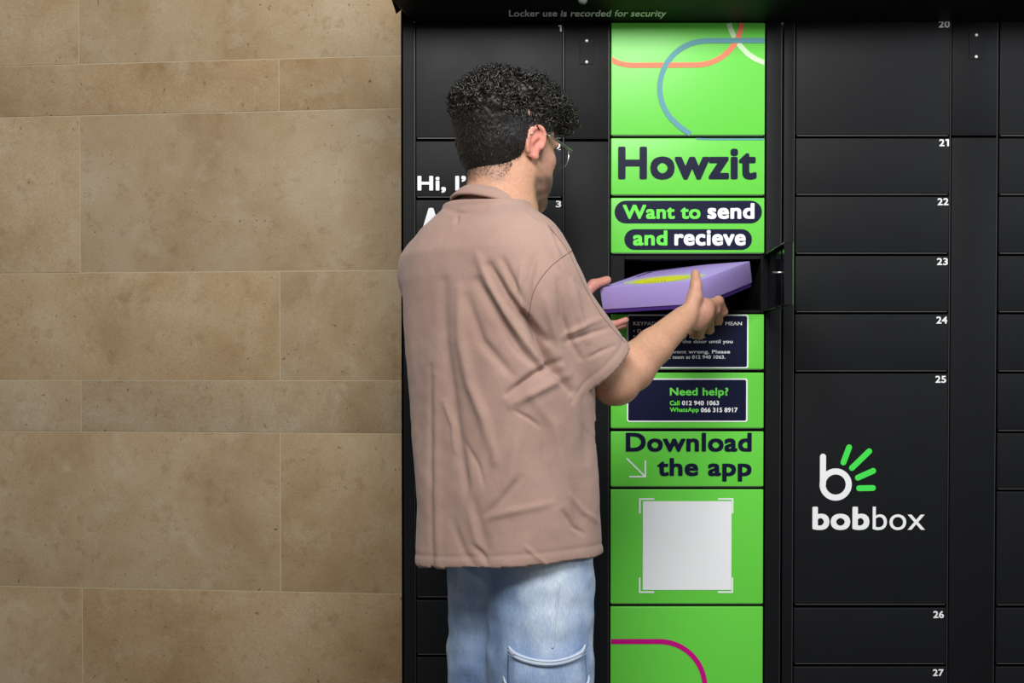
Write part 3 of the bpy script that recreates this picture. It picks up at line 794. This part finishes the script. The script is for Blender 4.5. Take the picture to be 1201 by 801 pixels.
# curls
cands = np.where((topw > .25))[0]; pick = rng.choice(cands, 2300)
CV, CF = [], []; base = 0
for i in pick:
    p0 = hv2[i]; n0 = hn[i]; tw = topw[i]
    r = rng.uniform(.004, .0095)*(.5+.5*tw); turns = rng.uniform(.5, 1.4); ln = rng.uniform(.002, .018)*tw
    a = np.cross(n0, rng.randn(3)); a /= np.linalg.norm(a); b = np.cross(n0, a)
    tang = a*rng.uniform(-1, 1)+b*rng.uniform(-1, 1); m = 11; ph = rng.uniform(0, 6.28)
    pts = []
    for k in range(m):
        t = k/(m-1); an = ph+turns*2*math.pi*t
        pts.append(p0 - n0*.004 + n0*ln*t*1.1 + tang*.008*t + (a*math.cos(an)+b*math.sin(an)*.6+n0*math.sin(an)*.7)*r)
    w = rng.uniform(.0008, .0022)
    S = 4; pts = np.array(pts); tg = np.gradient(pts, axis=0); tg /= np.linalg.norm(tg, axis=1)[:, None]
    s1 = np.cross(tg, n0+.01); s1 /= np.linalg.norm(s1, axis=1)[:, None]+1e-9; s2 = np.cross(tg, s1)
    rr = w*np.sin(np.pi*(.12+.86*np.linspace(0, 1, m)))**.6
    for k in range(S):
        an = 2*math.pi*k/S
        CV.append(pts+(s1*math.cos(an)+s2*math.sin(an))*rr[:, None])
    for k in range(S):
        l = (k+1) % S
        for j in range(m-1): CF.append((base+k*m+j, base+l*m+j, base+l*m+j+1, base+k*m+j+1))
    base += S*m
# short straight hair of the fade, thinning out past the hairline
bn = vnormals(bv, bf)
zone = (hq[:, 1] < -.020) & (hq[:, 2] > -.104) & (hq[:, 2] < -.045) & (np.abs(hq[:, 0]) < .060)
zi = np.where(zone)[0]; pk = rng.choice(zi, 4200)
low2 = np.where(topw <= .4)[0]; pk2 = rng.choice(low2, 5200)
for src, nn_, ids in ((bv, bn, pk), (hv2, hn, pk2)):
    for i in ids:
        p0 = src[i]; n0 = nn_[i]; qz = ((p0-HC)@HR)[2]
        if src is bv and rng.rand() > sstep(-.106, -.070, qz)**2: continue
        dn = HR@V(0, -.15, -1); dn = dn-n0*(dn@n0); dn /= np.linalg.norm(dn)
        dn = dn+.35*rng.randn(3); ln = rng.uniform(.003, .0075)*(.4+.6*sstep(-.075, -.02, qz)); w = .00018+.00022*sstep(-.075, -.03, qz)
        pts = np.array([p0-n0*.0005, p0+dn*ln*.5+n0*.0008, p0+dn*ln+n0*.0010]); s1 = np.cross(dn, n0); s1 /= np.linalg.norm(s1)+1e-9
        m = 3
        for k in range(3):
            an = 2*math.pi*k/3; CVs = pts+(s1*math.cos(an)+n0*math.sin(an))*(w*np.array([1, .9, .3]))[:, None]; CV.append(CVs)
        for k in range(3):
            l = (k+1) % 3
            for j in range(m-1): CF.append((base+k*m+j, base+l*m+j, base+l*m+j+1, base+k*m+j+1))
        base += 9
cme = np_mesh('curls', np.concatenate(CV), np.array(CF))
M['curl'] = mat('black_curl', (.012, .0095, .008, 1), .36, spec=.6)
co = link('curls', cme, M['curl'], kind='stuff'); settle(co, hairo)

# ------------------------------------------------------------------ glasses
gl = settle(link('glasses', tube_mesh([Vector(hl(*p)) for p in ((.0795, -.022, .012), (.080, -.008, .030), (.080, .010, .0315), (.078, .05, .026), (.073, .095, .020), (.071, .112, .018))], .0013, 8), M['steel']), person)
gl['label'] = 'thin silver-framed glasses'
extra = [tube_mesh([Vector(hl(-p[0], p[1], p[2])) for p in ((.0795, -.022, .012), (.080, -.008, .030), (.080, .010, .0315), (.078, .05, .026), (.073, .095, .020), (.071, .112, .018))], .0013, 8),
         tube_mesh([Vector(hl(*p)) for p in ((.0795, .008, .0285), (.0785, .05, .0225), (.0735, .095, .0165), (.071, .110, .013))], .0010, 8)]
settle(link('temple_arm', extra[0], M['steel']), gl); settle(link('temple_arm', extra[1], M['steel']), gl)
glass = mat('clear_lens', (1, 1, 1, 1), .03); bsdf(glass).inputs['Transmission Weight'].default_value = 1.0; bsdf(glass).inputs['IOR'].default_value = 1.05
for s in (-1, 1):
    def rimpt(a, k=1.0):
        x = .026*k*math.copysign(abs(math.cos(a))**.75, math.cos(a)); z = .021*k*math.copysign(abs(math.sin(a))**.8, math.sin(a))
        return Vector(hl(s*.041+x, .1155-abs(s*.041+x)*.10, .003+z))
    pts = [rimpt(2*math.pi*i/40) for i in range(40)]
    settle(link('rim', tube_mesh(pts, .0012, 8, closed=True), M['steel']), gl)
    me = bpy.data.meshes.new('lens'); me.from_pydata([tuple(rimpt(2*math.pi*i/40, .98)) for i in range(40)], [], [tuple(range(40))])
    lo = settle(link('lens', me, glass), gl); md = lo.modifiers.new('s', 'SOLIDIFY'); md.thickness = .0015
settle(link('bridge', tube_mesh([Vector(hl(*p)) for p in ((-.016, .113, .008), (0, .1225, .012), (.016, .113, .008))], .0013, 8), M['steel']), gl)

# ------------------------------------------------------------------ t-shirt
shirt = Shape()
zs = np.array([.70, .80, .95, 1.05, 1.20, 1.32, 1.40, 1.45, 1.50, 1.535])
cxs = np.array([-.002, -.003, -.010, -.016, -.027, -.040, -.048, -.053, -.052, -.048])
Ws = np.array([.183, .180, .173, .173, .173, .168, .162, .150, .118, .080])
ar = np.array([.90, .88, .84, .80, .74, .70, .68, .68, .70, .75])
def torso(P):
    z = P[:, 2]; cx = np.interp(z, zs, cxs); W_ = np.interp(z, zs, Ws); k = np.interp(z, zs, ar)
    a = W_/np.sqrt(.5*(1+k*k)); b = a*k
    x = P[:, 0]-cx; y = P[:, 1]-2.755
    u = x*rt[0]+y*rt[1]; v = x*fw[0]+y*fw[1]
    # slightly boxy section with a hollow along the spine
    r = (np.abs(u/a)**2.25+np.abs(v/b)**2.25)**(1/2.25)
    d = (r-1)*np.minimum(a, b)*.93
    return np.maximum(d, np.maximum(z-1.545, .70-z))
shirt.add(torso, (-.02, 2.755, 1.12), .5, .05)
shirt.cone(V(-.045, 2.76, 1.487), V(.012, 2.685, 1.442), .054, .066, .05)
shirt.cone(V(-.055, 2.765, 1.490), V(-.152, 2.865, 1.430), .057, .064, .05)
shirt.cone(V(.012, 2.67, 1.425), V(.046, 2.650, 1.372), .076, .078, .05)
HEMR = unproj(706, 432, 2.700); HEMR = V(*HEMR)
dirR = ER-SR; dirR /= np.linalg.norm(dirR)
shirt.cone(V(.046, 2.650, 1.372), HEMR+dirR*.06, .078, .070, .016)
shirt.cone(V(-.150, 2.865, 1.415), V(-.075, 2.99, 1.20), .066, .070, .03)
# cut planes
nR = V(.60, .25, -.66); nR /= np.linalg.norm(nR)
hemP = V(0, 2.755, .862); nH = V(.055, -.030, 1.0)
nH = V(-.075, -.02, 1.0); nH /= np.linalg.norm(nH)
def hem_z(P):
    return .858 + .07*P[:, 0] - .045*(P[:, 1]-2.755)
def post(P, d):
    # sleeve cut, only near the sleeve
    near = (np.linalg.norm(P-HEMR, axis=1) < .16) & (((P-HEMR)@V(.75, .1, -.3)) > -.03) & (torso(P) > .002)
    pl = (P-HEMR)@nR
    d = np.where(near, np.maximum(d, pl), d)
    pl2 = hem_z(P)-P[:, 2]
    return np.maximum(d, pl2)
sv, sf = polygonize(shirt, (-.30, 2.44, .80), (.32, 3.12, 1.60), .0034, post=post, smooth=3)
print('shirt', len(sv))
# remove the two caps
fc = sv[sf].mean(1)
m1 = np.abs((fc-HEMR)@nR) < .003; m1 &= np.linalg.norm(fc-HEMR, axis=1) < .12
fnn = np.cross(sv[sf[:, 2]]-sv[sf[:, 0]], sv[sf[:, 3]]-sv[sf[:, 1]]); fnn /= np.linalg.norm(fnn, axis=1)[:, None]+1e-12
m1 &= np.abs(fnn@nR) > .7
m1 &= torso(fc) > 0
m2 = (np.abs(fc[:, 2]-hem_z(fc)) < .004) & (fnn[:, 2] < -.7)
sf2 = sf[~(m1 | m2)]
sn_ = vnormals(sv, sf)
# folds: polylines in picture pixels on the side that faces the camera -> X,Z at 2.62 m
def seg_dist(Q, pts):
    best = np.full(len(Q), 9.); par = np.zeros(len(Q)); L0 = 0; tot = sum(np.linalg.norm(pts[i+1]-pts[i]) for i in range(len(pts)-1)); sg = np.zeros(len(Q))
    for i in range(len(pts)-1):
        a, b = pts[i], pts[i+1]; ba = b-a; l = np.linalg.norm(ba)
        t = np.clip(((Q-a)@ba)/(l*l), 0, 1); dv = Q-a-t[:, None]*ba; dd = np.linalg.norm(dv, axis=1)
        m = dd < best; best[m] = dd[m]; par[m] = (L0+t[m]*l)/tot
        cr_ = ba[0]*dv[:, 1]-ba[1]*dv[:, 0]; sg[m] = np.sign(cr_[m]); L0 += l
    return best, par, sg
folds = [  # (pixels, depth m, width m)  negative = valley
    ([(574, 312), (592, 345), (612, 372), (640, 400)], -.014, .009), ([(590, 305), (604, 335), (616, 360)], -.007, .007),
    ([(560, 330), (585, 372), (610, 410), (640, 440)], -.010, .010), ([(548, 350), (565, 400), (600, 440)], -.006, .010),
    ([(540, 340), (541, 400), (550, 450), (566, 490), (580, 540)], .008, .012), ([(520, 330), (522, 400), (530, 470), (540, 540), (556, 600), (572, 645)], -.007, .012),
    ([(595, 462), (625, 440), (655, 424)], -.011, .007), ([(600, 475), (635, 456), (665, 440)], .007, .010), ([(560, 300), (575, 335), (600, 380), (628, 418)], .007, .010),
    ([(505, 430), (505, 520), (506, 600), (508, 680)], -.005, .006), ([(512, 440), (512, 520), (513, 600), (515, 680)], .004, .008),
    ([(604, 482), (622, 492), (632, 500)], -.004, .004), ([(545, 520), (560, 545), (568, 570)], -.003, .005), ([(520, 470), (530, 500), (532, 530)], .004, .005),
    ([(555, 640), (565, 650), (572, 660)], -.005, .006), ([(660, 600), (672, 618), (684, 626)], -.005, .005), ([(668, 580), (684, 600), (700, 612)], .004, .006),
    ([(615, 640), (632, 655), (645, 665)], .003, .004), ([(560, 610), (600, 600), (650, 590)], .003, .008), ([(565, 610), (590, 585), (610, 560)], -.004, .008),
    ([(620, 460), (650, 500), (664, 560), (670, 620)], .004, .012), ([(610, 500), (600, 560), (580, 600)], .005, .014), ([(590, 480), (575, 520), (570, 560)], -.004, .012),
    ([(640, 480), (640, 540), (650, 590)], -.004, .012), ([(550, 545), (552, 600), (560, 640)], .004, .010), ([(530, 610), (545, 650), (560, 668)], -.003, .008),
    ([(614, 368), (630, 400), (648, 430), (668, 459)], -.020, .009), ([(684, 470), (688, 500), (690, 540)], -.004, .012),
    # sleeve
    ([(655, 330), (660, 370), (668, 400), (680, 420)], -.006, .007), ([(672, 330), (680, 370), (690, 400)], .005, .008), ([(640, 350), (650, 390), (660, 430)], .006, .010),
    ([(665, 402), (690, 392), (715, 384)], -.004, .005), ([(660, 395), (690, 380), (706, 374)], .004, .006), ([(690, 420), (705, 412), (722, 405)], -.003, .004), ([(650, 300), (660, 315), (690, 345)], -.003, .006),
    ([(628, 300), (620, 330), (618, 360)], -.006, .007), ([(648, 268), (655, 285), (662, 296)], -.005, .005), ([(640, 262), (650, 285), (656, 300)], .004, .005), ([(612, 310), (608, 340), (612, 362)], .004, .006),
    # neck
    ([(524, 246), (545, 250), (570, 246)], -.004, .005), ([(536, 252), (535, 262)], -.005, .004), ([(610, 245), (625, 258), (640, 268)], .003, .006)]
disp = np.zeros(len(sv)); facing = np.clip(-sn_[:, 1]*1.4+.15, 0, 1)
# picture position of every vertex
dd_ = (sv-cam0); dep = dd_[:, 1]*ct - dd_[:, 2]*st; up_ = dd_[:, 1]*st+dd_[:, 2]*ct
ref = 2.62
U = dd_[:, 0]/dep*ref; Wz = up_/dep*ref
Q = np.stack([U, Wz], 1)
for px, amp, wd in folds:
    pts = [V((u-CX)/F*ref, -(v-CY)/F*ref) for u, v in px]
    bd, par, sg = seg_dist(Q, pts)
    disp += amp*1.1*np.exp(-(bd/(wd*.85))**2)*np.sin(np.pi*np.clip(par*.84+.08, 0, 1))**.7
disp *= facing
lowz = sstep(1.45, 1.2, sv[:, 2])
ang = np.arctan2(sv[:, 1]-2.755, sv[:, 0]-np.interp(sv[:, 2], zs, cxs))
torso_m = sstep(.17, .12, sv[:, 0]+.0)
disp += .004*lowz*np.sin(ang*6+1.2*np.sin(sv[:, 2]*5))*sstep(1.35, .95, sv[:, 2])*(.25+.75*(1-facing))
ns1 = vnoise(sv*V(1, 1, .45), 14, 3); ns2 = vnoise(sv, 38, 8); ns3 = vnoise(sv*V(1, 1, .8), 22, 6)
disp += .005*ns1*(.3+.7*lowz) + .0009*ns2*(.4+.6*lowz)
# hem stitching grooves
hz = sv[:, 2]-hem_z(sv); disp += -.0011*np.exp(-((hz-.022)/.0035)**2)+.0008*sstep(.02, .012, hz)
hs = -((sv-HEMR)@nR); nearS = (np.linalg.norm(sv-HEMR, axis=1) < .13)*(sv[:, 0] > .10)
disp += nearS*(-.0011*np.exp(-((hs-.022)/.0035)**2)+.0008*sstep(.02, .012, hs))
sv2 = sv+sn_*disp[:, None]
shirt_m = mat('dusty_pink_cotton', rgb(182, 148, 138), .9, spec=.15)
n1 = noise_node(shirt_m, 7, 5); c1 = ramp(shirt_m, n1.outputs[0], [(.3, rgb(158, 129, 118)), (.7, rgb(173, 144, 132))])
n2 = noise_node(shirt_m, 900, 2); c2 = ramp(shirt_m, n2.outputs[0], [(.3, (.86, .86, .86, 1)), (.7, (1.1, 1.1, 1.1, 1))])
L(shirt_m, mixc(shirt_m, 1.0, c1.outputs[0], c2.outputs[0], 'MULTIPLY'), bsdf(shirt_m).inputs['Base Color'])
n3 = noise_node(shirt_m, 34, 6, .6, stretch=(1, 1, .6)); n3.inputs['Distortion'].default_value = .8
b3 = bump(shirt_m, n3.outputs[0], .16, .008); b4 = bump(shirt_m, n2.outputs[0], .3, .0006); L(shirt_m, b3.outputs[0], b4.inputs['Normal']); L(shirt_m, b4.outputs[0], bsdf(shirt_m).inputs['Normal'])
bsdf(shirt_m).inputs['Sheen Weight'].default_value = .15
so = settle(link('t_shirt', np_mesh('t_shirt', sv2, sf2), shirt_m), person)
md = so.modifiers.new('thickness', 'SOLIDIFY'); md.thickness = .0025; md.offset = -1
# collar band
cc = V(*unproj(579, 241, 2.765)); ef = fw+V(0, 0, -.40); ef /= np.linalg.norm(ef); er = rt
eu = np.cross(er, ef); eu = eu if eu[2] > 0 else -eu
prof = [(-.004, -.010), (.004, -.018), (.0085, -.013), (.0045, .004), (.001, .011), (-.002, .0125), (-.004, .010), (-.003, 0)]
vs, fs = [], []; nn = 72
for i in range(nn):
    a = 2*math.pi*i/nn; dirv = er*math.cos(a)+ef*math.sin(a); R_ = .0725+.002*math.sin(3*a)
    for (pr, ph) in prof:
        vs.append(tuple(cc+dirv*(R_+pr-ph*.35)+eu*(ph+.002*math.sin(2*a+1))))
for i in range(nn):
    for k in range(len(prof)):
        l = (k+1) % len(prof); j = (i+1) % nn
        fs.append((i*len(prof)+k, i*len(prof)+l, j*len(prof)+l, j*len(prof)+k))
me = bpy.data.meshes.new('collar'); me.from_pydata(vs, [], fs)
bm = bmesh.new(); bm.from_mesh(me); bmesh.ops.recalc_face_normals(bm, faces=bm.faces[:]); bm.to_mesh(me); bm.free()
me.polygons.foreach_set('use_smooth', [True]*len(me.polygons))
settle(link('collar', me, shirt_m), so)
# seams laid on the cloth
bvh_s = BVHTree.FromPolygons([tuple(p) for p in sv2], [tuple(int(i) for i in q) for q in sf2])
seam_m = mat('seam_thread', rgb(128, 100, 93), .9, spec=.1)
def lay(bvh, pxs, n=60, off=.0002):
    P = []
    for i in range(len(pxs)-1):
        for k in range(n//(len(pxs)-1)):
            t = k/(n//(len(pxs)-1)); P.append((pxs[i][0]*(1-t)+pxs[i+1][0]*t, pxs[i][1]*(1-t)+pxs[i+1][1]*t))
    P.append(pxs[-1]); out = []
    for u, v in P:
        dr = (unproj(u, v, 3)-Vector((0, 0, CZ))).normalized(); h_ = bvh.ray_cast(Vector((0, 0, CZ)), dr)
        if h_[0] and (not out or abs(h_[0].y-out[-1].y) < .04): out.append(h_[0]-dr*off)
    return out
def smooth_px(p, it=2):
    for _ in range(it):
        q = [p[0]]
        for a, b in zip(p[:-1], p[1:]): q += [(a[0]*.75+b[0]*.25, a[1]*.75+b[1]*.25), (a[0]*.25+b[0]*.75, a[1]*.25+b[1]*.75)]
        p = q+[p[-1]]
    return p
for px in ([(671, 294), (650, 308), (634, 326), (624, 345), (620, 372)], [(642, 264), (656, 280), (668, 297), (678, 320), (690, 345), (705, 370), (722, 390), (733, 402)]):
    pts = lay(bvh_s, smooth_px(px))
    if len(pts) > 3: settle(link('seam', tube_mesh(pts, .0008, 5), seam_m), so)

# ------------------------------------------------------------------ jeans
jeans = Shape()
RL = V(.054, 2.705, .86); LL = V(-.040, 2.825, .86)
jeans.ell(V(.010, 2.76, .93), (.15, .15, .13), .03)
jeans.chain([RL, V(.056, 2.70, .66), V(.060, 2.705, .46), V(.055, 2.70, .10)], [.100, .0985, .095, .092], .02)
jeans.chain([LL, V(-.041, 2.825, .66), V(-.042, 2.83, .46), V(-.050, 2.83, .10)], [.088, .085, .085, .085], .02)
def jpost(P, d): return np.maximum(d, np.maximum(.055-P[:, 2], P[:, 2]-1.0))
jv, jf = polygonize(jeans, (-.22, 2.55, .0), (.24, 3.0, 1.06), .005, post=jpost, smooth=2)
jn = vnormals(jv, jf)
jd = .006*vnoise(jv*V(1, 1, .6), 9, 11)+.0035*vnoise(jv*V(1, 1, 1.3), 22, 12)
jv = jv+jn*jd[:, None]
jm = mat('washed_denim', rgb(150, 170, 200), .85, spec=.2)
a1 = noise_node(jm, 5, 5, stretch=(1, 1, .5)); c1 = ramp(jm, a1.outputs[0], [(.36, rgb(104, 128, 168)), (.5, rgb(150, 172, 204)), (.64, rgb(200, 212, 228))])
a2 = noise_node(jm, 420, 2, stretch=(1, 1, .25)); c2 = ramp(jm, a2.outputs[0], [(.3, (.86, .87, .90, 1)), (.7, (1.1, 1.1, 1.08, 1))])
L(jm, mixc(jm, 1.0, c1.outputs[0], c2.outputs[0], 'MULTIPLY'), bsdf(jm).inputs['Base Color'])
jb = bump(jm, noise_node(jm, 30, 6).outputs[0], .3, .006); jb2 = bump(jm, a2.outputs[0], .4, .0006); L(jm, jb.outputs[0], jb2.inputs['Normal']); L(jm, jb2.outputs[0], bsdf(jm).inputs['Normal'])
pale = mat('pale_denim_edge', rgb(196, 206, 220), .85, spec=.2)
jo = settle(link('jeans', np_mesh('jeans', jv, jf), jm), person)
bvh_j = BVHTree.FromPolygons([tuple(p) for p in jv], [tuple(int(i) for i in q) for q in jf])
# cargo pocket on the right leg: a patch laid on the leg, seen from the back
def leg_pt(ang, z, off):
    c = Vector((.057, 2.703, z)); dr = Vector((math.sin(ang), -math.cos(ang), 0)); h_ = bvh_j.ray_cast(c+dr*.3, -dr)
    return (h_[0] if h_[0] else c+dr*.098) + dr*off
def patch(a0, a1, ztop, zbot, off, nx=28, nz_=14, name='pocket', m=jm, edge=True):
    vs, fs = [], []
    for j in range(nz_+1):
        for i in range(nx+1):
            t = i/nx; a = a0+(a1-a0)*t; zt = ztop(t); zb = zbot(t); z = zt+(zb-zt)*j/nz_
            e = min(1, 6*min(t, 1-t)+.15); vs.append(tuple(leg_pt(a, z, off*e)))
    for j in range(nz_):
        for i in range(nx): fs.append((j*(nx+1)+i, (j+1)*(nx+1)+i, (j+1)*(nx+1)+i+1, j*(nx+1)+i+1))
    me = bpy.data.meshes.new(name); me.from_pydata(vs, [], fs); me.polygons.foreach_set('use_smooth', [True]*len(fs))
    o = settle(link(name, me, m), jo); md = o.modifiers.new('s', 'SOLIDIFY'); md.thickness = .003; md.offset = 0
    return o
zt0 = unproj(640, 771, 2.61).z
top_c = lambda t: zt0+.020*(2*t-1)**2
patch(math.radians(-38), math.radians(50), top_c, lambda t: zt0-.21, .008)
patch(math.radians(-38), math.radians(50), top_c, lambda t: top_c(t)-.011, .013, 28, 3, 'pocket_band', pale)
top_2 = lambda t: unproj(640, 818, 2.61).z+.036*(2*t-1)**2
patch(math.radians(-44), math.radians(54), top_2, lambda t: top_2(t)-.05, .014, 28, 6, 'pocket_flap')
patch(math.radians(-44), math.radians(54), top_2, lambda t: top_2(t)-.010, .018, 28, 3, 'pocket_band', pale)
for dz in (0.0025, .0085):
    pts = [leg_pt(math.radians(-38)+math.radians(88)*i/40, top_c(i/40)-dz, .0150) for i in range(41)]
    settle(link('stitching', tube_mesh(pts, .0006, 5), jm), jo)
for px in ([(656, 682), (653, 710), (650, 740), (648, 760)],):
    pts = lay(bvh_j, px)
    if len(pts) > 3: settle(link('side_seam', tube_mesh(pts, .0021, 6), pale), jo)
# shoes
M['shoe'] = mat('white_leather', rgb(215, 213, 208), .5)
for (x, y) in ((.062, 2.72), (-.045, 2.85)):
    sh_ = Shape(); c = V(x, y, 0)
    sh_.chain([c+V(0, 0, .045)-fw*.05, c+V(0, 0, .04)+fw*.08, c+V(0, 0, .035)+fw*.17], [.040, .042, .034], .02)
    sh_.cone(c+V(0, 0, .06)-fw*.03, c+V(0, 0, .10)-fw*.03, .042, .04, .02)
    v_, f_ = polygonize(sh_, c+V(-.12, -.12, -.02), c+V(.20, .20, .16), .006, post=lambda P, d: np.maximum(d, .003-P[:, 2]), smooth=1)
    settle(link('shoe', np_mesh('shoe', v_, f_), M['shoe']), person)
